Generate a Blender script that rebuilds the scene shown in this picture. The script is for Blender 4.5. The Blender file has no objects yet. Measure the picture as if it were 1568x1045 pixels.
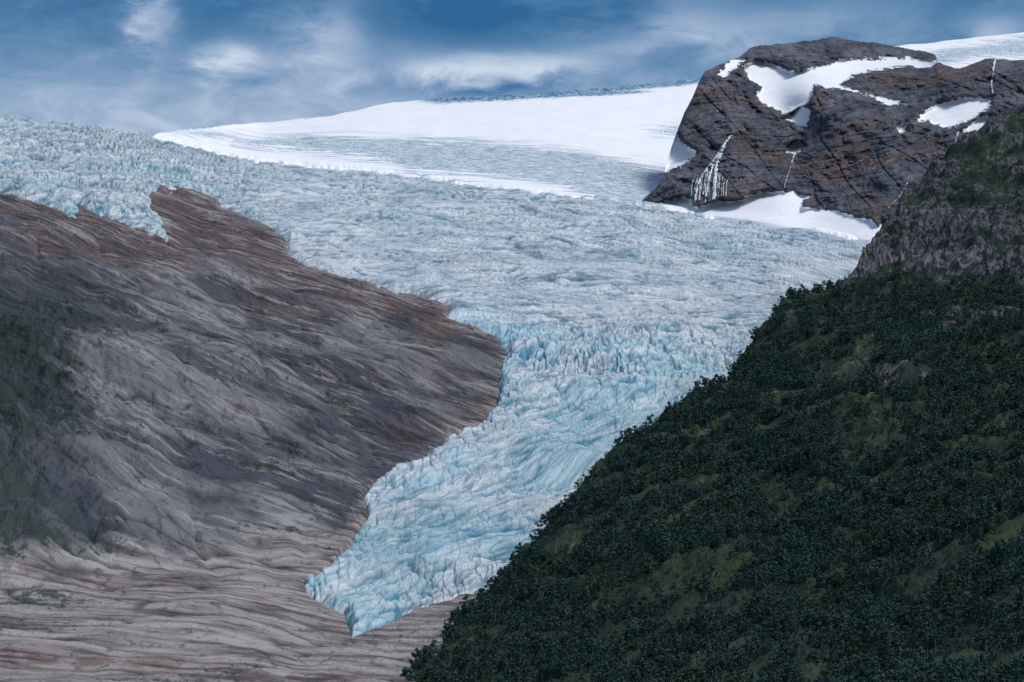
import bpy, math, numpy as np
from mathutils import Vector
from mathutils.bvhtree import BVHTree
rng = np.random.default_rng(7)
F=5500.0; PITCH=math.radians(6.5); CAMZ=10.0
# ---------------------------------------------------------------- helpers
def unproject(u,v,D):
    """image pixel + chosen depth along y -> world metres"""
    a=(u-784.0)/F; b=(522.5-v)/F
    dy=math.cos(PITCH)-b*math.sin(PITCH); dz=math.sin(PITCH)+b*math.cos(PITCH)
    t=D/dy
    return a*t, D+0*t, CAMZ+dz*t
perm=rng.permutation(256); perm=np.concatenate([perm,perm])
ga=rng.random(256)*2*np.pi; GX=np.cos(ga); GY=np.sin(ga)
def pn(x,y,seed=0):
    xi=np.floor(x).astype(np.int64); yi=np.floor(y).astype(np.int64)
    xf=x-xi; yf=y-yi
    def g(i,j,dx,dy):
        h=perm[(perm[(i+seed*17)&255]+j+seed*7)&255]
        return GX[h]*dx+GY[h]*dy
    sx=xf*xf*xf*(xf*(xf*6-15)+10); sy=yf*yf*yf*(yf*(yf*6-15)+10)
    n00=g(xi,yi,xf,yf); n10=g(xi+1,yi,xf-1,yf); n01=g(xi,yi+1,xf,yf-1); n11=g(xi+1,yi+1,xf-1,yf-1)
    a=n00+sx*(n10-n00); b=n01+sx*(n11-n01)
    return (a+sy*(b-a))*1.5
def fbm(x,y,o=4,seed=0,gain=.5):
    s=0;a=1;t=0
    for k in range(o):
        s=s+a*pn(x*2**k+k*13.7,y*2**k-k*5.3,seed+k); t+=a; a*=gain
    return s/t
def ridged(x,y,o=3,seed=0,gain=.5):
    s=0;a=1;t=0
    for k in range(o):
        s=s+a*(1-2*np.abs(pn(x*2**k+k*3.7,y*2**k-k*9.3,seed+k))); t+=a; a*=gain
    return s/t
def crack(x,y,w,seed):
    """thin valley lines, 0..1"""
    return np.clip(1-np.abs(pn(x,y,seed)+.35*pn(x*2.3,y*2.3,seed+1))/w,0,1)
def sst(a,b,x):
    t=np.clip((x-a)/(b-a),0,1); return t*t*(3-2*t)
def saw(q):
    f=q-np.floor(q); return np.where(f<.8,f/.8,(1-f)/.2)-.5
def sdf(poly,u,v):
    P=np.array(poly,float); d=np.full(u.shape,1e9); ins=np.zeros(u.shape,bool)
    n=len(P)
    for i in range(n):
        x1,y1=P[i]; x2,y2=P[(i+1)%n]
        ex,ey=x2-x1,y2-y1; L=ex*ex+ey*ey+1e-9
        t=np.clip(((u-x1)*ex+(v-y1)*ey)/L,0,1)
        dd=(u-x1-t*ex)**2+(v-y1-t*ey)**2
        np.minimum(d,dd,out=d)
        if y1!=y2:
            c=((y1>v)!=(y2>v))&(u<(x2-x1)*(v-y1)/(y2-y1)+x1)
            ins^=c
    d=np.sqrt(d); return np.where(ins,d,-d)
class TPS:
    def __init__(s,pts):
        P=np.array(pts,float); s.c=P[:,:2]/1000; w=np.log(P[:,2])
        n=len(P); d=np.linalg.norm(s.c[:,None]-s.c[None],axis=2)
        K=d*d*np.log(d+1e-9)+np.eye(n)*2e-3
        A=np.zeros((n+3,n+3)); A[:n,:n]=K; Q=np.c_[np.ones(n),s.c]; A[:n,n:]=Q; A[n:,:n]=Q.T
        s.w=np.linalg.solve(A,np.r_[w,0,0,0])
    def __call__(s,u,v):
        u=u/1000; v=v/1000; n=len(s.c)
        r=s.w[n]+s.w[n+1]*u+s.w[n+2]*v
        for i in range(n):
            d2=(u-s.c[i,0])**2+(v-s.c[i,1])**2+1e-12
            r=r+s.w[i]*0.5*d2*np.log(d2)
        return np.exp(r)
def grid_mesh(name,X,Y,Z,mat,attrs={},mask=None,vec={}):
    nr,nc=X.shape
    co=np.stack([X,Y,Z],-1).reshape(-1,3)
    idx=np.arange(nr*nc).reshape(nr,nc)
    q=np.stack([idx[:-1,:-1],idx[1:,:-1],idx[1:,1:],idx[:-1,1:]],-1).reshape(-1,4)
    if mask is not None:
        m=mask.reshape(-1); q=q[m[q].any(1)]
    used=np.unique(q); rm=np.zeros(nr*nc,np.int64); rm[used]=np.arange(len(used))
    q=rm[q]; co=co[used]
    me=bpy.data.meshes.new(name)
    me.vertices.add(len(co)); me.vertices.foreach_set('co',co.astype(np.float32).ravel())
    me.loops.add(q.size); me.polygons.add(len(q))
    me.polygons.foreach_set('loop_start',np.arange(0,q.size,4,dtype=np.int32))
    me.loops.foreach_set('vertex_index',q.astype(np.int32).ravel())
    me.update(calc_edges=True)
    me.polygons.foreach_set('use_smooth',np.ones(len(q),bool))
    for k,a in attrs.items():
        at=me.attributes.new(k,'FLOAT','POINT'); at.data.foreach_set('value',a.reshape(-1)[used].astype(np.float32))
    for k,(a,b) in vec.items():
        at=me.attributes.new(k,'FLOAT_VECTOR','POINT')
        w=np.stack([a.reshape(-1)[used],b.reshape(-1)[used],np.zeros(len(used))],-1)
        at.data.foreach_set('vector',w.astype(np.float32).ravel())
    ob=bpy.data.objects.new(name,me); bpy.context.scene.collection.objects.link(ob)
    me.materials.append(mat)
    return ob
# ---------------------------------------------------------------- node helper
class NT:
    def __init__(s,nt): s.nt=nt; s.n=nt.nodes; s.l=nt.links
    def put(s,sock,val):
        if val is None: return
        if isinstance(val,bpy.types.NodeSocket): s.l.new(val,sock)
        else:
            if hasattr(sock.default_value,'__len__') and not hasattr(val,'__len__'): val=(val,)*len(sock.default_value)
            if hasattr(val,'__len__') and len(val)==3 and len(sock.default_value)==4: val=(*val,1)
            sock.default_value=val
    def attr(s,name,vec=False):
        a=s.n.new('ShaderNodeAttribute'); a.attribute_name=name; return a.outputs['Vector' if vec else 'Fac']
    def pos(s): return s.n.new('ShaderNodeNewGeometry').outputs['Position']
    def m(s,op,a,b=None,c=None,clamp=False):
        n=s.n.new('ShaderNodeMath'); n.operation=op; n.use_clamp=clamp
        s.put(n.inputs[0],a); s.put(n.inputs[1],b); s.put(n.inputs[2],c); return n.outputs[0]
    def lin(s,*terms):
        """sum of k*(socket-off)"""
        r=None
        for so,k,off in terms:
            q=s.m('MULTIPLY',s.m('SUBTRACT',so,off) if off else so,k)
            r=q if r is None else s.m('ADD',r,q)
        return r
    def vm(s,op,a,b=None):
        n=s.n.new('ShaderNodeVectorMath'); n.operation=op; s.put(n.inputs[0],a); s.put(n.inputs[1],b); return n.outputs[0]
    def noise(s,vec,scale=1.,detail=4,rough=.55,dist=0.,dim='3D'):
        n=s.n.new('ShaderNodeTexNoise'); n.noise_dimensions=dim; s.put(n.inputs['Vector'],vec)
        n.inputs['Scale'].default_value=scale; n.inputs['Detail'].default_value=detail
        n.inputs['Roughness'].default_value=rough; n.inputs['Distortion'].default_value=dist
        return n.outputs['Fac']
    def n2(s,st,a,b,detail=5,rough=.6,dist=0.):
        return s.noise(s.vm('MULTIPLY',st,(1/a,1/b,1)),1,detail,rough,dist,'2D')
    def rng(s,v,a,b,c=0.,d=1.):
        n=s.n.new('ShaderNodeMapRange'); n.interpolation_type='SMOOTHSTEP'; s.put(n.inputs[0],v)
        if a>b: a,b,c,d=b,a,d,c
        n.inputs[1].default_value=a; n.inputs[2].default_value=b; n.inputs[3].default_value=c; n.inputs[4].default_value=d
        return n.outputs[0]
    def mix(s,f,a,b):
        n=s.n.new('ShaderNodeMix'); n.data_type='RGBA'; s.put(n.inputs[0],f); s.put(n.inputs[6],a); s.put(n.inputs[7],b); return n.outputs[2]
    def k(s,f,k): return s.m('MULTIPLY',f,k)
    def bump(s,h,strength=1.):
        n=s.n.new('ShaderNodeBump'); n.inputs['Distance'].default_value=1.; n.inputs['Strength'].default_value=strength
        s.put(n.inputs['Height'],h); return n.outputs[0]
def material(name,rough=.9,spec=.2):
    mt=bpy.data.materials.new(name); mt.use_nodes=True
    t=NT(mt.node_tree); b=mt.node_tree.nodes['Principled BSDF']
    b.inputs['Roughness'].default_value=rough; b.inputs['Specular IOR Level'].default_value=spec
    return mt,t,b
# ---------------------------------------------------------------- image-pixel outlines and control points with chosen depths
D_valley=TPS([(-150,1045,2250),(300,1045,2450),(600,1045,2600),(850,1045,2800),(540,970,2900),(300,900,2800),(0,850,2700),(-150,850,2650),
 (0,1150,2000),(600,1150,2200),(460,890,3050),(780,870,3150),(0,600,3500),(-150,600,3450),(300,600,3650),(600,700,3500),(760,640,3750),(900,700,3550),
 (0,330,4700),(250,340,4950),(450,380,5000),(680,470,4500),(770,540,4150),(1100,520,4350),(950,560,4050),(800,490,4450),(1200,420,5100),
 (800,400,5200),(1000,380,5500),(1300,370,5900),(500,300,5950),(800,320,6150),(1200,345,6350),(0,175,6200),(120,190,6450),(240,207,6800),(0,260,5400),
 (400,240,6900),(700,275,6750),(980,305,6650),(400,200,8500),(700,220,7900),(700,155,9300),(1050,230,8200),(1060,130,9800),(1300,60,10800),(1568,50,11300),
 (1300,200,9000),(1568,300,7500),(1568,600,5200),(-150,170,6000)])
glacier_poly=[(-170,160),(0,173),(60,180),(120,190),(180,197),(240,208),(300,220),(350,236),(420,244),(500,250),(600,262),(700,274),(780,287),(890,297),(980,309),
 (1050,320),(1150,332),(1240,347),(1330,362),(1500,400),(1480,700),(950,1010),(740,905),(700,915),(650,932),(600,952),(560,968),(538,975),(530,955),(525,942),(500,935),(480,925),(460,900),(455,892),
 (500,868),(530,832),(555,790),(552,760),(570,735),(600,712),(650,696),(690,668),(730,645),(755,620),(760,590),(765,560),(772,540),(755,520),(720,502),(676,484),
 (688,470),(640,455),(590,447),(520,430),(470,412),(440,397),(437,380),(428,364),(405,347),(380,332),(350,318),(310,304),(270,296),(245,294),(232,300),(232,312),(250,328),(258,350),(256,371),
 (225,355),(190,341),(150,327),(118,312),(125,342),(105,335),(80,318),(40,306),(0,298),(-170,290)]
def glacier_sd(u,v):
    am=7+2*sst(500,380,u)
    n1=fbm(u/22,v/22,5,3,.6)*am; n2=fbm(u/22,v/22,5,9,.6)*am
    return sdf(glacier_poly,u+n1,v+n2)
# ---------------------------------------------------------------- materials
# rock slope
mr,t,b=material('glacier_polished_rock')
st=t.attr('st',True)
n1=t.n2(st,80,20,6,.60,.1); n2=t.n2(st,75,3.8,6,.62,.0); n3=t.n2(st,11,5,6,.72,.0); big=t.n2(st,240,70,4,.58,.1)
c=t.mix(t.rng(n1,.36,.66),(.085,.088,.108),(.215,.212,.222))
c=t.mix(t.k(t.rng(big,.48,.60),.65),c,(.075,.080,.102))
c=t.mix(t.k(t.rng(big,.46,.36),.6),c,(.27,.262,.265))
brown=t.k(t.rng(t.lin((t.attr('brown'),1,0),(n1,1.6,.5),(n2,.8,.5),(big,1.2,.5)),.25,.80),.82)
c=t.mix(brown,c,t.mix(t.rng(n2,.3,.7),(.078,.052,.049),(.215,.150,.126)))
tan=t.k(t.rng(t.lin((t.attr('tan'),1,0),(n1,1.6,.5),(n3,.6,.5)),.30,.80),.85)
c=t.mix(tan,c,t.mix(t.rng(n2,.32,.66),(.19,.165,.160),(.48,.43,.405)))
c=t.mix(t.k(t.attr('red'),.75),c,t.mix(t.rng(n2,.35,.6),(.095,.048,.042),(.20,.112,.092)))
c=t.mix(t.k(t.rng(t.lin((n2,1,0),(n1,.6,.5)),.56,.66),.6),c,(.42,.405,.40))
c=t.mix(t.k(t.attr('slab'),.5),c,(.38,.37,.37))
c=t.mix(t.k(t.rng(n2,.44,.34),.5),c,(.042,.042,.052))
c=t.mix(t.k(t.rng(n3,.45,.30),.65),c,(.036,.036,.045))
c=t.mix(t.k(t.rng(n3,.58,.72),.3),c,(.34,.33,.33))
c=t.mix(t.k(t.attr('crk'),.8),c,(.028,.026,.032))
dk=t.rng(t.lin((t.attr('shade_moss'),1,0),(n1,1.4,.5),(n3,.8,.5),(big,1.2,.5)),.2,.9)
c=t.mix(t.k(dk,.78),c,t.mix(n3,(.018,.027,.038),(.066,.082,.098)))  # shaded hollow painted as darker rock, together with its moss
veg_sh=t.rng(t.lin((t.attr('veg_shade'),1,0),(n3,2.8,.5),(n1,2.6,.5),(big,1.5,.5)),.48,.75)
c=t.mix(t.k(veg_sh,.75),c,t.mix(n3,(.010,.024,.022),(.038,.062,.040)))
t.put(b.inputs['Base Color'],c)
t.put(b.inputs['Normal'],t.bump(t.lin((n1,9,0),(n2,4.5,0),(n3,5.5,0))))
# glacier ice
mi,t,b=material('glacier_ice',.6,.3)
st=t.attr('st',True); cr=t.attr('crev')
g1=t.n2(st,60,8,5,.64,.1); g2=t.n2(st,10,4.5,6,.74,.1); g3=t.n2(st,26,2.2,5,.66,.1); g4=t.n2(st,220,50,5,.6,.2)
c=t.mix(t.rng(g2,.36,.62),(.54,.67,.735),(.93,.96,.97))
c=t.mix(t.k(t.rng(g4,.42,.58),.6),c,t.mix(t.attr('deep'),(.47,.58,.64),(.38,.72,.84)))
c=t.mix(t.k(t.attr('clean'),.7),c,(.93,.96,.97))
blue=t.rng(t.lin((cr,1,0),(g2,1.2,.5)),.38,.88)
c=t.mix(t.k(blue,.8),c,t.mix(t.attr('deep'),(.27,.47,.57),(.12,.55,.74)))
c=t.mix(t.k(t.rng(g3,.45,.33),.65),c,(.16,.30,.38))
c=t.mix(t.k(t.rng(g1,.55,.66),.42),c,(.42,.49,.53))
c=t.mix(t.k(t.rng(g1,.45,.36),.5),c,(.93,.96,.97))
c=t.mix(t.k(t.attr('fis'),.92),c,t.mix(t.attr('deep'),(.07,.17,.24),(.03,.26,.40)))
c=t.mix(t.k(t.rng(t.attr('dirt'),.4,1.),.6),c,(.22,.21,.21))
t.put(b.inputs['Base Color'],c)
t.put(b.inputs['Normal'],t.bump(t.lin((g1,4,0),(g2,5.5,0),(g3,3.5,0))))
# snow
ms,t,b=material('snow_and_firn',.8,.1)
st=t.attr('st',True)
s1=t.n2(st,220,6,5,.62,.3); s2=t.n2(st,60,40,4,.6,0); s3=t.n2(st,30,2.4,5,.7,.5)
c=t.mix(t.rng(s2,.3,.7),(.90,.92,.94),(.96,.96,.96))
ice=t.rng(t.lin((t.attr('ice'),1,0),(s1,60.,.5)),-3,3)
c=t.mix(ice,c,t.mix(t.rng(s3,.40,.62),(.28,.38,.45),(.70,.77,.81)))
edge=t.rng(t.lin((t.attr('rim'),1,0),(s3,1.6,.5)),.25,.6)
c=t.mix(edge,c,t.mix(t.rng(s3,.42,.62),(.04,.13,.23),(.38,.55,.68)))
t.put(b.inputs['Base Color'],c); t.put(b.inputs['Normal'],t.bump(t.lin((s3,2.5,0)),.6))
# mountain rock
mp,t,b=material('mountain_rock')
st=t.attr('st',True)
r1=t.n2(st,90,40,6,.68,.3); r2=t.n2(st,70,7,6,.7,.2); r3=t.n2(st,14,18,6,.74,.1); r4=t.n2(st,200,120,3,.5,.3)
c=t.mix(t.rng(r1,.35,.65),(.080,.090,.122),(.200,.204,.234))
c=t.mix(t.k(t.rng(t.lin((r4,1,0),(r1,.7,.5),(t.attr('low'),.11,.5)),.50,.64),.75),c,t.mix(t.rng(r2,.3,.7),(.095,.066,.063),(.25,.175,.148)))
c=t.mix(t.k(t.rng(t.lin((r2,1,0),(r3,.6,.5)),.56,.68),.4),c,(.30,.29,.295))
c=t.mix(t.k(t.rng(r3,.45,.33),.7),c,(.030,.035,.05))
c=t.mix(t.k(t.rng(r2,.43,.35),.4),c,(.04,.043,.058))
c=t.mix(t.k(t.attr('crk'),.4),c,(.025,.028,.04))
sn=t.rng(t.lin((t.attr('snow'),1,0),(r3,16.,.5),(r2,7.,.5)),-.6,.6)
c=t.mix(sn,c,t.mix(t.rng(r2,.3,.7),(.88,.90,.93),(.96,.96,.96)))
t.put(b.inputs['Base Color'],c)
h=t.m('MULTIPLY',t.lin((r1,20,0),(r3,12,0),(r2,6,0)),t.m('SUBTRACT',1.,t.k(sn,.93)))
t.put(b.inputs['Normal'],t.bump(h))
# hillside ground
mh,t,b=material('hillside_heath')
st=t.attr('st',True)
h1=t.n2(st,60,20,5,.62,.3); h2=t.n2(st,11,7,6,.72,.2); h3=t.n2(st,4,3.4,5,.7,0)
c=t.mix(t.rng(h2,.3,.7),(.012,.034,.029),(.044,.078,.044))
c=t.mix(t.k(t.rng(h1,.44,.60),.75),c,t.mix(h2,(.042,.072,.032),(.085,.108,.046)))
c=t.mix(t.k(t.rng(h3,.48,.34),.6),c,(.010,.023,.020))
rk=t.rng(t.lin((t.attr('rock'),1,0),(h2,2.4,.5),(h1,2.4,.5)),.44,.64)
c=t.mix(rk,c,t.mix(t.rng(h3,.38,.62),(.026,.030,.043),(.20,.19,.205)))
t.put(b.inputs['Base Color'],c)
t.put(b.inputs['Normal'],t.bump(t.lin((h1,7,0),(h2,10,0),(h3,5,0))))
# foliage, bark, water
mf,t,b=material('birch_foliage',.75,.2)
oi=t.n.new('ShaderNodeObjectInfo').outputs['Random']
nf=t.noise(t.pos(),1/80,4,.6); nf2=t.noise(t.pos(),1/18,3,.6)
c=t.mix(oi,(.018,.060,.054),(.068,.125,.082)); c=t.mix(t.k(t.rng(nf,.42,.62),.75),c,t.mix(nf2,(.020,.070,.070),(.050,.112,.100)))  # blue haze over the forest is mixed into these leaf greens
c=t.mix(t.k(t.rng(nf2,.44,.6),.5),c,(.015,.044,.042))
c=t.mix(t.k(t.rng(nf,.42,.32),.4),c,(.080,.125,.055))
t.put(b.inputs['Base Color'],c)
mb,t,b=material('birch_bark')
t.put(b.inputs['Base Color'],t.mix(t.noise(t.pos(),3.,3),(.1,.09,.08),(.35,.33,.3)))
mw,t,b=material('falling_water',.5,.3)
st=t.attr('st',True); w=t.n2(st,1.6,22,4)
t.put(b.inputs['Base Color'],t.mix(t.rng(w,.35,.6),(.34,.37,.41),(.9,.92,.94)))
mg,t,b=material('valley_ground')
t.put(b.inputs['Base Color'],t.mix(t.noise(t.pos(),.01,6),(.06,.07,.04),(.2,.18,.16)))

# ---------------------------------------------------------------- rock slope
print('rock')
U,V=np.meshgrid(np.arange(-170,960,1.25),np.arange(262,1150,1.15))
D=D_valley(U,V); X,Y,Z=unproject(U,V,D); sd=glacier_sd(U,V)
wx=fbm(X/200,Z/120,3,21)*16; wz=fbm(X/300,Z/160,3,31)*13
tl=.05+.42*sst(110,330,Z)
Bc=Z+tl*(X+180)+wz; Ac=X+wx
lm=sst(-.15,.35,fbm(Ac/120,Bc/50,3,46)); lm2=sst(-.2,.3,fbm(Ac/240,Bc/110,3,47))
s1_=saw(Bc/18+.6*fbm(Ac/150,Bc/40,3,44)); s2_=saw(Bc/54+.7*fbm(Ac/220,Bc/80,3,45))
k1=crack(Ac/160,Bc/18,.07,81); k2=crack(Ac/36,Bc/14,.09,85)
kk=np.clip(k1*.9+k2*.6*sst(-.1,.3,fbm(Ac/90,Bc/50,2,91)),0,1)
hi=sst(110,190,Z)
dz=13*fbm(Ac/130,Bc/42,3,41)+5.5*s1_*lm+12*s2_*lm2*hi+2.8*fbm(Ac/36,Bc/13,3,51)+16*fbm(X/300,Z/120,2,71)-2.4*kk+1.0*fbm(Ac/11,Bc/5,3,63)
# shallow runnels down the slope
dz-=hi*3.5*crack((X+.55*Z)/75,Z/170,.16,73)*sst(-.2,.3,fbm(X/160,Z/120,2,74))
dz*=.45+.55*sst(0,60,-sd)
dz*=1-.35*sst(200,110,Z)
gul=np.exp(-((U-60)/170)**2)*sst(420,520,V)*sst(900,800,V)
dz+=gul*(10*ridged(X/90,Z/60,4,77)+5*ridged(X/22,Z/28,3,79))
Zr=Z+dz-30*sst(0,30,sd)
pr=fbm(U/120,V/60,4,97)
brown=np.exp(-np.maximum(-sd,0)/95.)*sst(250,330,V)*sst(740,600,V)*1.1*(.75+.9*pr)+.25*sst(430,330,V+U*-.1)*sst(0,200,U)
red=np.exp(-((V-(1000+.09*U+10*pr))/11.)**2)*sst(620,350,U)+.5*np.exp(-((V-(862+.12*U+25*pr))/12)**2)*sst(-.2,.2,pr)+.8*np.exp(-((V-1036)/10)**2)*sst(420,470,U)
red=red*sst(-.35,.1,fbm(U/40,V/12,3,98))
tan=sst(775,880,V)*1.05+.6*np.exp(-np.maximum(-sd,0)/26.)+.45*np.exp(-(((U-330)/120)**2+((V-640)/22)**2))
slab=sst(.18,.4,s2_)*lm2*hi*sst(-.25,.15,fbm(Ac/80,Bc/20,3,99))
veg_shade=.55*np.exp(-((U-0)/140)**2)*sst(400,520,V)*sst(880,780,V)+.28*sst(330,60,U)*sst(420,500,V)*sst(830,760,V)  # far-left vegetation; its dark green also paints in the slope's shade
shade_moss=.95*sst(250,40,U+60*pr)*sst(370,450,V)*sst(880,800,V)+.4*sst(480,200,U)*sst(640,720,V)*sst(860,800,V)  # shade of the far-left hollow put into the rock colour, plus moss
grid_mesh('rock_slope',X,Y,Zr,mr,dict(brown=brown,tan=tan,veg_shade=veg_shade,shade_moss=shade_moss,crk=kk,slab=slab,red=np.clip(red,0,1)),mask=(sd<32)&(D<6250),vec=dict(st=(Ac,Bc)))
# ---------------------------------------------------------------- glacier
print('glacier')
U,V=np.meshgrid(np.arange(-165,1470,1.15),np.arange(150,1020,1.0))
D=D_valley(U,V); X,Y,Z=unproject(U,V,D); sd=glacier_sd(U,V)
low=sst(620,380,Z); left=sst(480,260,U)*sst(430,360,V); fall=np.exp(-((V-548)/46)**2)*sst(700,760,U)
wx=fbm(X/180,Z/90,3,121)*30; wz=fbm(X/200,Z/70,2,131)*15
a=-.10+.50*low
Bc=Z-a*(X-50)+wz+.00026*(X-150)**2*(1-low); Ac=X+wx
c1=ridged(Ac/110,Bc/12,3,141); c2=ridged(Ac/26,Bc/14,3,151); c3=ridged(Ac/12,Bc/34,2,161); c4=fbm(Ac/14,Bc/5,3,171)
field=sst(-.3,.3,fbm(X/200,Z/80,3,181)); smoothz=sst(.02,.40,fbm(X/130,Z/40,3,185))
ser=np.clip(.85*left+.9*fall+.24*low+.5*low*sst(60,5,sd)+.06+.25*fbm(X/110,Z/40,2,187),0,1)
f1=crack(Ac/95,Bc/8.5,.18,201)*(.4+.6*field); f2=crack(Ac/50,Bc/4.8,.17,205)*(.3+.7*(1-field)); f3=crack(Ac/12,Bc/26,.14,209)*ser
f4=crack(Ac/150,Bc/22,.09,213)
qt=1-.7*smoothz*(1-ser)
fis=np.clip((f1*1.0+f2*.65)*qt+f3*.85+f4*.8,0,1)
dz=(field*3.0*c1*(1-.5*ser)+c2*(.5+6.0*ser)+c3*(.1+2.8*ser)+c4*1.4)*(.4+.6*qt)+16*fbm(X/150,Z/48,3,191)-fis*(3.0+3.0*ser)
crev=np.clip(.34-.38*(field*c1*(1-.5*ser)+c2*(.3+.8*ser)+c3*.3*ser)+.10*ser-.12*smoothz,0,1)
dz*=.35+.65*sst(-8,30,sd)
Zg=Z+2+dz-20*(1-sst(-11,14,sd))
deep=np.clip(.05+.85*low+.8*fall+.3*left+.6*fbm(X/160,Z/60,3,195),0,1)
clean=np.clip(np.exp(-((V-(487+.02*(U-900)+10*fbm(U/60,V/30,3,197)))/14)**2)*sst(760,840,U)*sst(1200,1100,U)+.6*np.exp(-((V-420)/40)**2)*sst(620,500,U)*sst(430,480,U)+.45*smoothz*(1-left),0,1)
dirt=np.exp(-np.abs(sd-1)/6.)*sst(-.15,.35,fbm(X/60,Z/40,3,199))*1.1*sst(350,420,V)
grid_mesh('glacier',X,Y,Zg,mi,dict(crev=crev,deep=deep,dirt=dirt,fis=fis,clean=clean),mask=sd>-11,vec=dict(st=(Ac,Bc)))
# ---------------------------------------------------------------- snowfield / ice cap
print('snow')
sky=[(-170,235),(200,226),(240,207),(330,197),(430,187),(500,180),(560,167),(600,158),(720,151),(830,147),(930,139),(1000,131),(1070,123),(1200,100),(1390,69),(1480,60),(1568,50),(1750,34)]
sx,sy=np.array(sky).T
ex,ey=np.array([(-170,300),(240,232),(350,262),(600,290),(780,318),(980,340),(1240,372),(1750,400)]).T
uc=np.arange(-165,1740,1.8); T=np.linspace(0,1,230)
U=np.repeat(uc[None],len(T),0); top=np.interp(uc,sx,sy)+fbm(uc/40,uc*0,3,5)*2; bot=np.interp(uc,ex,ey)
V=top[None]+(bot-top)[None]*T[:,None]
D=D_valley(U,V); X,Y,Z=unproject(U,V,D); sd=glacier_sd(U,V)
Bc=Z+.05*X+fbm(X/400,Z/150,3,211)*14+.00002*(X-300)**2; Ac=X
band=[(360,219),(480,212),(560,216),(700,220),(800,228),(900,240),(960,252),(1030,268),(1010,325),(940,320),(900,304),(885,294),(860,286),(780,272),(715,262),(690,266),(640,262),(600,250),(560,240),(480,232),(400,226)]
ice=sdf(band,U+fbm(X/120,Z/30,3,221)*14,V+fbm(X/120,Z/30,3,231)*7)+4
ice=np.maximum(ice,sdf([(985,195),(1040,190),(1045,212),(1000,208)],U,V)-3)
ice=np.maximum(ice,sdf([(230,203),(330,203),(420,214),(330,216)],U,V)-1)
ice=np.maximum(ice,sdf([(1400,92),(1440,76),(1500,66),(1600,52),(1600,90),(1500,92),(1430,105)],U,V)-2)
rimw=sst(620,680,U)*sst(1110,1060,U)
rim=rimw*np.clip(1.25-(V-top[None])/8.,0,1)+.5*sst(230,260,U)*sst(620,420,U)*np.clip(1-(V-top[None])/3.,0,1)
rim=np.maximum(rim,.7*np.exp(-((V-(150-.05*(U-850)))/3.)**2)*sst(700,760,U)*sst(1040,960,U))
iw=sst(-3,6,ice)
dz=iw*(2.6*ridged(Ac/90,Bc/7,3,241)-2.5*crack(Ac/120,Bc/6,.15,243))+5*fbm(X/500,Z/120,3,251)+np.clip(rim,0,1)*8*ridged(Ac/24,Z/8,3,261)
Zs=Z+dz+2-24*sst(0,16,sd)
X2,Y2,Z2=X[:1],Y[:1],Zs[:1]
XB=np.concatenate([X2]*5,0);YB=np.concatenate([Y2+k for k in (3000,1800,900,350,80)],0);ZB=np.concatenate([Z2-k for k in (700,300,110,30,4)],0)
pad=lambda A:np.concatenate([A[:1]]*5+[A],0)
grid_mesh('snowfield',np.r_[XB,X],np.r_[YB,Y],np.r_[ZB,Zs],ms,dict(ice=pad(ice),rim=pad(rim)),vec=dict(st=(pad(Ac),pad(Bc))))
# ---------------------------------------------------------------- rocky peak
print('peak')
pk=[(972,316),(990,301),(1000,293),(1015,274),(1028,225),(1035,205),(1048,172),(1060,150),(1070,124),(1080,109),(1105,98),(1130,90),(1150,73),(1175,68),(1205,67),(1240,62),(1270,57),(1300,61),(1340,66),(1380,72),(1420,80),(1432,84),(1436,94),(1445,100),(1470,106),(1490,98),(1510,89),(1540,92),(1568,92),(1640,85),(1750,80)]
px,py=np.array(pk).T
bx,by=np.array([(972,318),(1050,326),(1150,338),(1240,353),(1330,369),(1500,410),(1750,470)]).T
uc=np.arange(972,1740,1.1); T=np.linspace(0,1,320)
U=np.repeat(uc[None],len(T),0); top=np.interp(uc,px,py)+fbm(uc/14,uc*0+.5,4,15)*3.2; bot=np.interp(uc,bx,by)
V=top[None]+(bot-top)[None]*T[:,None]
Dp=TPS([(975,312,6640),(1050,322,6480),(1150,335,6320),(1240,350,6250),(1330,365,6000),(1500,400,5700),(1740,440,5500),(1035,205,6950),(1070,125,7150),(1100,250,6750),
 (1150,73,7500),(1270,57,7700),(1420,80,7700),(1200,170,7120),(1240,145,6950),(1300,110,7450),(1300,145,6900),(1300,250,6650),(1400,150,6950),(1450,175,6800),(1450,110,7050),(1568,92,7100),(1740,80,7100),(1500,250,6450),(1700,250,6400),(1215,230,6850),(1120,200,6850),(1200,290,6420)])
D=Dp(U,V); X,Y,Z=unproject(U,V,D)
peak_snow=[[(1135,100),(1160,93),(1185,100),(1215,110),(1262,102),(1290,91),(1390,88),(1436,96),(1425,104),(1380,103),(1330,108),(1300,120),(1290,130),(1325,145),(1280,136),(1248,131),(1240,150),(1222,165),(1198,174),(1165,160),(1155,145),(1165,132),(1148,122)],
 [(1093,114),(1118,97),(1142,88),(1130,106),(1108,118)],[(1203,183),(1215,170),(1228,158),(1240,172),(1237,196),(1222,192)],[(1200,235),(1216,218),(1232,222),(1218,239)],
 [(1404,184),(1430,158),(1480,150),(1522,151),(1512,168),(1478,187),(1455,195)],[(1470,202),(1500,180),(1530,176),(1518,190),(1485,208)],[(1372,198),(1388,190),(1393,200),(1378,206)],
 [(1020,218),(1036,208),(1050,220),(1068,236),(1044,254),(1018,268),(1010,262)],[(1330,146),(1360,150),(1390,160),(1360,163)],
 [(1000,318),(1040,302),(1056,304),(1066,318),(1110,309),(1165,296),(1214,290),(1236,301),(1226,318),(1290,324),(1310,331),(1334,336),(1345,350),(1350,385),(1240,365),(1100,345),(1000,330)],
 [(1335,352),(1362,333),(1368,345),(1350,362)]]
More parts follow.
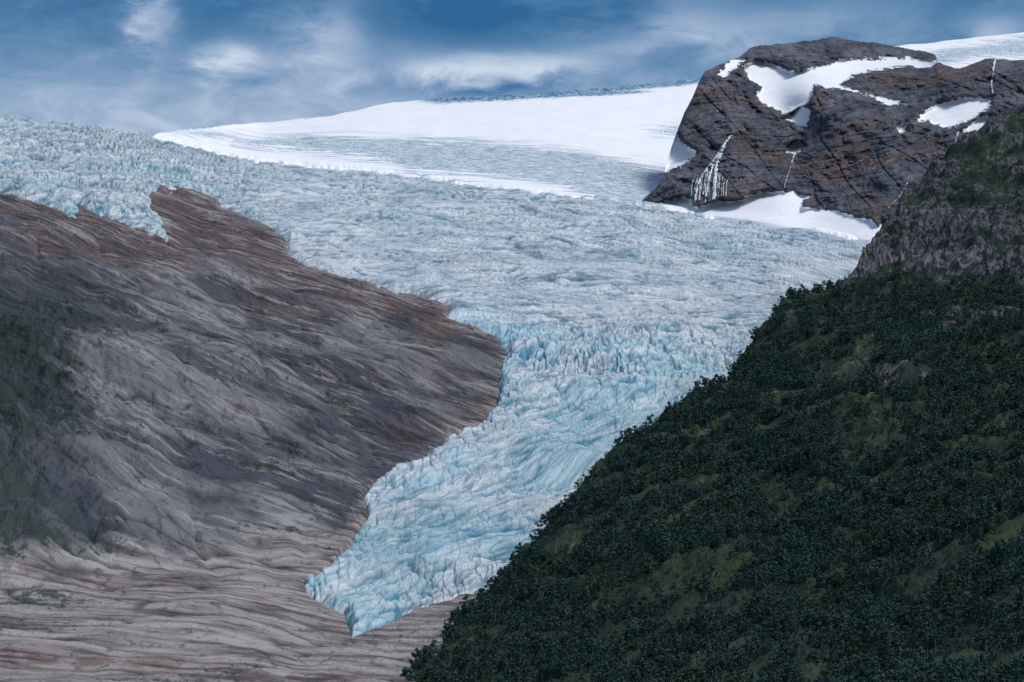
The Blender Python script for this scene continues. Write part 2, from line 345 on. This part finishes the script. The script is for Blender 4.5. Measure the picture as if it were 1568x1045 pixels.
un=U+fbm(X/40,Z/40,3,301)*7; vn=V+fbm(X/40,Z/40,3,311)*6
snow=np.full(U.shape,-99.)
for p in peak_snow: snow=np.maximum(snow,sdf(p,un,vn))
wx=fbm(X/150,Z/150,3,321)*40; wz=fbm(X/250,Z/150,3,331)*30
Ac=X+wx; Bc=Z-.16*X+wz
hard=sst(4,-6,snow)
kk=np.clip(crack((X+Z*.35)/70,Z/260,.07,391)+.6*crack((X-Z*.3)/34,Z/110,.07,393)+.5*crack(Ac/160,Bc/26,.07,395),0,1)*hard
push=hard*(75*ridged((X+.3*Z)/190,Z/380,4,341)+34*ridged((X-.4*Z)/70,Z/120,4,351)+20*fbm(X/26,Z/26,4,361)+7*ridged(Ac/110,Bc/18,3,365)-12*kk)+(1-hard)*(-20+8*fbm(X/90,Z/60,3,371))
edgew=sst(0,.07,T)[:,None]*sst(1,.93,T)[:,None]
Y3=Y-push*edgew*.9; s=Y3/Y; X3=X*s; Z3=CAMZ+(Z-CAMZ)*s
Z3=Z3+hard*3*fbm(X/30,Z/12,3,381)*edgew
XB=np.concatenate([X3[:1]]*4,0);YB=np.concatenate([Y3[:1]+k for k in (1200,500,160,40)],0);ZB=np.concatenate([Z3[:1]-k for k in (600,160,40,6)],0)
XE=np.concatenate([X3[-1:]]*2,0);YE=np.concatenate([Y3[-1:]-20,Y3[-1:]+40],0);ZE=np.concatenate([Z3[-1:]-30,Z3[-1:]-150],0)
pad=lambda A:np.concatenate([A[:1]]*4+[A]+[A[-1:]]*2,0)
grid_mesh('rocky_mountain',np.r_[XB,X3,XE],np.r_[YB,Y3,YE],np.r_[ZB,Z3,ZE],mp,dict(snow=pad(snow),crk=pad(kk),low=pad(sst(1500,1150,Z))),vec=dict(st=(pad(Ac),pad(Bc))))
# waterfalls: ribbons that follow the rock face
def bvh(name):
    o=bpy.data.objects[name]; me=o.data
    co=np.empty(len(me.vertices)*3,np.float32); me.vertices.foreach_get('co',co)
    vi=np.empty(len(me.loops),np.int32); me.loops.foreach_get('vertex_index',vi)
    return BVHTree.FromPolygons(co.reshape(-1,3).tolist(),vi.reshape(-1,4).tolist())
cam_o=Vector((0,0,CAMZ))
def waterfall(lines,tree):
    vs=[];fs=[];stv=[]
    for li,(ln,w0,w1) in enumerate(lines):
        L=np.array(ln,float); n=max(8,int(np.abs(np.diff(L[:,1])).sum()/1.0))
        tt=np.linspace(0,len(L)-1,n); uu=np.interp(tt,range(len(L)),L[:,0])+fbm(tt*3.0+L[0,0]+li*7.7,tt*0+.3,3,5)*1.6; vv=np.interp(tt,range(len(L)),L[:,1])
        wj=np.clip(1+1.8*fbm(tt*5+li*3.1,tt*0+.7,3,8),.1,2)
        prev=None
        for k in range(n):
            x,y,z=unproject(uu[k],vv[k],1000.)
            d=(Vector((x,y,z))-cam_o).normalized(); h=tree.ray_cast(cam_o,d)
            if h[0] is None: prev=None; continue
            p=h[0]; w=(w0+(w1-w0)*k/(n-1))*wj[k]
            i=len(vs)
            vs+= [(p.x-w,p.y-3,p.z+1),(p.x,p.y-5,p.z+1),(p.x+w,p.y-3,p.z+1)]
            stv+= [(p.x-w,p.z),(p.x,p.z),(p.x+w,p.z)]
            if prev is not None and abs(vs[prev][1]-p.y)<70: fs+= [(prev,prev+1,i+1,i),(prev+1,prev+2,i+2,i+1)]
            prev=i
    me=bpy.data.meshes.new('waterfall'); me.from_pydata(vs,[],fs); me.materials.append(mw)
    at=me.attributes.new('st','FLOAT_VECTOR','POINT')
    at.data.foreach_set('vector',np.array([(a,b_,0) for a,b_ in stv],np.float32).ravel())
    o=bpy.data.objects.new('waterfall',me); bpy.context.scene.collection.objects.link(o)
tp=bvh('rocky_mountain')
fan=[([(1121,207),(1112,218),(1104,235),(1097,252)],1.8,3.6),([(1118,210),(1108,222),(1098,240),(1086,256)],.9,2.0),([(1097,250),(1096,270),(1094,300),(1093,314)],2.8,1.6),([(1086,255),(1076,268),(1068,285),(1064,312)],2.0,1.3),([(1092,252),(1087,270),(1083,290),(1080,312)],1.8,1.2)]
for k in range(16):
    x1=1060+k*3.5+rng.normal()*1.2; v0=255+abs(k-8)*2.2+rng.random()*10
    fan.append(([(x1+2,v0),(x1,285),(x1-rng.random()*2,290+rng.random()*26)],.4+rng.random()*.5,.3+rng.random()*.7))
waterfall(fan,tp)
waterfall([([(1523,92),(1521,110),(1518,130),(1520,145)],1.5,1.0)],tp)
waterfall([([(1216,236),(1212,252),(1204,275),(1200,290)],.8,.5)],tp)
waterfall([([(1468,200),(1462,222),(1450,240)],.8,.5),([(1390,280),(1380,298),(1360,320)],.7,.5)],tp)
# ---------------------------------------------------------------- hillside
print('hill')
rd=[(560,1150),(575,1100),(618,1045),(700,952),(770,885),(840,795),(880,745),(930,695),(1000,645),(1060,606),(1110,580),(1150,525),(1185,480),(1205,455),(1265,440),(1310,415),(1330,380),(1365,344),(1380,305),(1430,252),(1480,212),(1510,190),(1568,157),(1660,115),(1760,80)]
rx,ry=np.array(rd).T
uc=np.arange(562,1750,1.6); T=np.linspace(0,1,640)
U=np.repeat(uc[None],len(T),0); top=np.interp(uc,rx,ry)+fbm(uc/25,uc*0+.5,4,25)*6+5; bot=np.full(len(uc),1158.)
V=top[None]+(bot-top)[None]*T[:,None]
Dh=TPS([(600,1045,2750),(620,1150,2300),(880,740,3250),(1110,575,3600),(1200,450,3950),(1310,412,4150),(1365,344,4450),(1480,212,4800),(1568,155,5000),(1740,90,5200),
 (1000,1045,2450),(1000,850,2850),(1300,1045,2250),(1300,750,2900),(1300,550,3450),(1568,1045,2050),(1568,800,2550),(1568,600,3100),(1568,440,3650),(1450,400,4000),(1568,300,4250),(1740,1045,1950),(1740,600,2950),(1740,300,4100),(1300,1150,1900),(1740,1150,1650),(1450,430,3850)])
D=Dh(U,V); X,Y,Z=unproject(U,V,D)
Bc=Z-.35*X+fbm(X/150,Z/90,3,411)*25; Ac=X+fbm(X/150,Z/90,3,421)*30
nz=fbm(U/70,V/40,4,401)
cliff=np.clip(sst(315,350,V)*sst(455+30*nz,425+30*nz,V)*sst(1290,1330,U)*(1.0+.8*nz)+.85*sst(350,300,V)*(.55+1.8*nz)+.7*np.exp(-((V-top[None])/22)**2)*sst(480,400,V)+.85*np.exp(-((V-(505-.05*(U-1200)+20*nz))/15)**2)*(.4+1.6*nz)+.8*np.exp(-(((U-1380)/60)**2+((V-585)/12)**2)),0,1)
ew=sst(0,.012,T)[:,None]
dz=(13*fbm(X/110,Z/45,3,431)+10*ridged(Ac/60,Bc/18,3,441)+1.5*fbm(X/14,Z/8,3,445))*ew+cliff*(12*ridged(Ac/50,Bc/26,4,451)+7*ridged(X/20,Z/14,4,461))*(.5+.5*ew)
Zh=Z+dz
rock=cliff*.80
XB=np.concatenate([X[:1]-k for k in (90,45,16,4)],0);YB=np.concatenate([Y[:1]+k for k in (900,400,120,30)],0);ZB=np.concatenate([Zh[:1]-k for k in (520,220,60,12)],0)
pad=lambda A:np.concatenate([A[:1]]*4+[A],0)
grid_mesh('forest_hillside',np.r_[XB,X],np.r_[YB,Y],np.r_[ZB,Zh],mh,dict(rock=pad(rock)),vec=dict(st=(pad(Ac),pad(Bc))))
# birch prototypes
protos=bpy.data.collections.new('birch_trees')
def birch(k):
    r=np.random.default_rng(100+k); vs=[];fs=[];mi_=[]
    def tube(p0,p1,r0,r1,n=5):
        p0=np.array(p0);p1=np.array(p1);i=len(vs)
        for p,rr in ((p0,r0),(p1,r1)):
            for a in range(n): vs.append((p[0]+rr*math.cos(a*2*math.pi/n),p[1]+rr*math.sin(a*2*math.pi/n),p[2]))
        for a in range(n): fs.append((i+a,i+(a+1)%n,i+n+(a+1)%n,i+n+a)); mi_.append(1)
    H=r.uniform(7,9); tube((0,0,-.8),(.2,.1,H*.45),.2,.14); tube((.2,.1,H*.45),(.1,.2,H*.9),.14,.04)
    W=r.uniform(3.0,4.0)
    for c_ in range(14):
        a=r.uniform(0,2*math.pi); hz=r.uniform(.2,.98); rad=W*math.sqrt(max(.05,1-((hz-.4)/.62)**2))*r.uniform(.3,1.0)
        c0=np.array([rad*math.cos(a),rad*math.sin(a),H*hz])
        tube((.15,.1,H*max(.12,hz-.3)),tuple(c0),.07,.02,3)
        cs=r.uniform(.8,1.4)
        for l in range(28):
            d=r.normal(size=3); d/=np.linalg.norm(d); p=c0+d*cs*np.array([1,1,.8])*r.uniform(.5,1.15)
            nrm=d+r.normal(size=3)*.5; nrm/=np.linalg.norm(nrm)
            t1=np.cross(nrm,[.3,.2,.9]); t1/=np.linalg.norm(t1)+1e-6; t2=np.cross(nrm,t1); s_=r.uniform(.22,.45)
            i=len(vs)
            for e,f_ in ((-1,-.6),(.9,-.9),(1.1,.7),(-.5,1)): vs.append(tuple(p+t1*e*s_+t2*f_*s_))
            fs.append((i,i+1,i+2,i+3)); mi_.append(0)
    me=bpy.data.meshes.new('birch_tree'); me.from_pydata([tuple(map(float,q)) for q in vs],[],fs)
    me.materials.append(mf); me.materials.append(mb); me.polygons.foreach_set('material_index',mi_)
    o=bpy.data.objects.new('birch_tree',me); protos.objects.link(o)
for k in range(5): birch(k)
N=64000
ri=rng.random(N)*(len(T)-2); ci=rng.random(N)*(len(uc)-2); i0=ri.astype(int); j0=ci.astype(int); fi=ri-i0; fj=ci-j0
def bl(A): return (A[i0,j0]*(1-fi)*(1-fj)+A[i0+1,j0]*fi*(1-fj)+A[i0,j0+1]*(1-fi)*fj+A[i0+1,j0+1]*fi*fj)
tx,ty,tz,tc,tv,tu=bl(X),bl(Y),bl(Zh),bl(cliff),bl(V),bl(U)
ta,tb=bl(Ac),bl(Bc)
rowpx=(1158-np.interp(tu,uc,top))/900.          # rows are denser where the slope is short
clear=fbm(ta/90,tb/18,4,501)+.4*fbm(ta/22,tb/9,2,511)
dens=sst(.24,-.08,clear)*.83+.17
upper=sst(455,425,tv)
dens*=(1-.8*sst(.2,.5,tc))*(1-.72*upper)*np.clip(rowpx,0,1)*np.clip((ty/3600.)**2,.3,1.2)
keep=rng.random(N)<dens
tx,ty,tz,tv,cl,up=tx[keep],ty[keep],tz[keep],tv[keep],clear[keep],upper[keep]
print('trees',len(tx))
me=bpy.data.meshes.new('birch_forest'); n=len(tx); me.vertices.add(n)
me.vertices.foreach_set('co',np.stack([tx,ty,tz-.3],-1).astype(np.float32).ravel())
def fa(nm,tp_,v_,f='value'): me.attributes.new(nm,tp_,'POINT').data.foreach_set(f,v_)
scl=((.45+1.05*rng.random(n)**1.4)*(1-.5*sst(-.05,.25,cl))*(1-.45*up)).astype(np.float32)
fa('scl','FLOAT',scl); fa('rz','FLOAT',(rng.random(n)*6.28).astype(np.float32)); fa('idx','INT',rng.integers(0,5,n).astype(np.int32))
fo=bpy.data.objects.new('birch_forest',me); bpy.context.scene.collection.objects.link(fo)
ng=bpy.data.node_groups.new('scatter_birch','GeometryNodeTree')
ng.interface.new_socket('Geometry',in_out='INPUT',socket_type='NodeSocketGeometry'); ng.interface.new_socket('Geometry',in_out='OUTPUT',socket_type='NodeSocketGeometry')
gi=ng.nodes.new('NodeGroupInput'); go=ng.nodes.new('NodeGroupOutput'); ip=ng.nodes.new('GeometryNodeInstanceOnPoints')
co_=ng.nodes.new('GeometryNodeCollectionInfo'); co_.inputs['Collection'].default_value=protos; co_.inputs['Separate Children'].default_value=True; co_.inputs['Reset Children'].default_value=True
def na(nm,ty_):
    q=ng.nodes.new('GeometryNodeInputNamedAttribute'); q.data_type=ty_; q.inputs['Name'].default_value=nm; return q.outputs['Attribute']
cx=ng.nodes.new('ShaderNodeCombineXYZ'); ng.links.new(na('rz','FLOAT'),cx.inputs['Z'])
e2r=ng.nodes.new('FunctionNodeEulerToRotation'); ng.links.new(cx.outputs[0],e2r.inputs[0])
ng.links.new(gi.outputs[0],ip.inputs['Points']); ng.links.new(co_.outputs[0],ip.inputs['Instance']); ip.inputs['Pick Instance'].default_value=True
ng.links.new(na('idx','INT'),ip.inputs['Instance Index']); ng.links.new(e2r.outputs[0],ip.inputs['Rotation']); ng.links.new(na('scl','FLOAT'),ip.inputs['Scale'])
ng.links.new(ip.outputs[0],go.inputs[0])
fo.modifiers.new('scatter','NODES').node_group=ng
# ---------------------------------------------------------------- ground to horizon
me=bpy.data.meshes.new('ground'); s=60000
me.from_pydata([(-s,-s,0),(s,-s,0),(s,s,0),(-s,s,0)],[],[(0,1,2,3)]); me.materials.append(mg)
bpy.context.scene.collection.objects.link(bpy.data.objects.new('ground',me))
# ---------------------------------------------------------------- sun & sky
SD=Vector((.54,-.14,.83)).normalized()     # towards sun
sun=bpy.data.lights.new('sun','SUN'); sun.energy=2.2; sun.angle=math.radians(15); sun.color=(1,.97,.93)
so=bpy.data.objects.new('sun',sun); so.rotation_euler=SD.to_track_quat('Z','Y').to_euler(); bpy.context.scene.collection.objects.link(so)
w=bpy.data.worlds.new('World'); bpy.context.scene.world=w; w.use_nodes=True
t=NT(w.node_tree); bg=w.node_tree.nodes['Background']; out=w.node_tree.nodes['World Output']
sk=t.n.new('ShaderNodeTexSky'); sk.sky_type='NISHITA'; sk.sun_disc=False; sk.sun_elevation=math.asin(SD.z); sk.sun_rotation=math.atan2(SD.x,SD.y)
t.l.new(sk.outputs[0],bg.inputs[0]); bg.inputs[1].default_value=.125
tc=t.n.new('ShaderNodeTexCoord').outputs['Generated']
sp=t.n.new('ShaderNodeSeparateXYZ'); t.l.new(tc,sp.inputs[0]); dx,dy,dzz=sp.outputs
cn1=t.noise(t.vm('MULTIPLY',tc,(22,22,44)),1,6,.58,.3); cn2=t.noise(t.vm('MULTIPLY',tc,(50,50,120)),1,7,.62,.5)
wn=t.m('SUBTRACT',cn1,.5); wn2=t.m('SUBTRACT',cn2,.5)
xx=t.m('ADD',dx,t.m('ADD',t.k(wn,.030),t.k(wn2,.022))); zz=t.m('ADD',dzz,t.m('ADD',t.k(wn,.012),t.k(wn2,.011)))
def gauss(u0,v0,su,sv,amp):
    x0,y0,z0=unproject(u0,v0,1000.); L=math.sqrt(x0*x0+y0*y0+(z0-CAMZ)**2); x0/=L; z0=(z0-CAMZ)/L
    a_=t.m('DIVIDE',t.m('SUBTRACT',xx,x0),su/F); b_=t.m('DIVIDE',t.m('SUBTRACT',zz,z0),sv/F)
    e=t.m('EXPONENT',t.k(t.m('ADD',t.m('MULTIPLY',a_,a_),t.m('MULTIPLY',b_,b_)),-1.))
    return t.k(e,amp)
z200=math.sin(math.radians(9.85)); z0r=math.sin(math.radians(11.9))
d=t.rng(dzz,z200-.006,z0r,.64,.19)
for g in [(232,20,28,60,.42),(350,88,45,26,.44),(430,100,110,30,.18),(510,50,60,50,.42),(700,105,100,20,.44),(850,98,100,24,.38),(640,70,50,25,.1),(1040,35,80,45,.30),(1150,60,90,40,.24),(1290,25,160,40,.20),(1540,40,60,30,.3),
          (740,18,170,44,-.30),(340,10,60,34,-.12),(90,30,110,45,-.02),(740,140,70,9,-.30),(1500,5,80,22,-.08),(130,150,200,40,.08),(950,70,60,14,.15)]:
    d=t.m('ADD',d,gauss(*g))
d=t.m('ADD',d,t.k(wn,.42)); d=t.m('ADD',d,t.k(wn2,.55))
cr=t.n.new('ShaderNodeValToRGB'); t.put(cr.inputs[0],d); e=cr.color_ramp.elements
e[0].position=0.; e[0].color=(.030,.135,.31,1); e[1].position=1.; e[1].color=(.76,.82,.90,1)
for p_,c_ in ((.22,(.08,.205,.39,1)),(.42,(.17,.30,.49,1)),(.62,(.33,.44,.62,1)),(.8,(.52,.62,.77,1))):
    q=e.new(p_); q.color=c_
bg2=t.n.new('ShaderNodeBackground'); t.l.new(cr.outputs[0],bg2.inputs[0]); bg2.inputs[1].default_value=1.
mx=t.n.new('ShaderNodeMixShader'); t.put(mx.inputs[0],t.rng(dzz,.5,.3)); t.l.new(bg.outputs[0],mx.inputs[1]); t.l.new(bg2.outputs[0],mx.inputs[2]); t.l.new(mx.outputs[0],out.inputs[0])
# ---------------------------------------------------------------- camera
cd=bpy.data.cameras.new('camera'); cd.sensor_width=36; cd.lens=F/1568*36; cd.clip_start=1; cd.clip_end=120000
co2=bpy.data.objects.new('camera',cd); co2.location=(0,0,CAMZ); co2.rotation_euler=(math.pi/2+PITCH,0,0)
bpy.context.scene.collection.objects.link(co2); bpy.context.scene.camera=co2
vs_=bpy.context.scene.view_settings; vs_.view_transform='Standard'; vs_.look='None'; vs_.exposure=0
print('done')
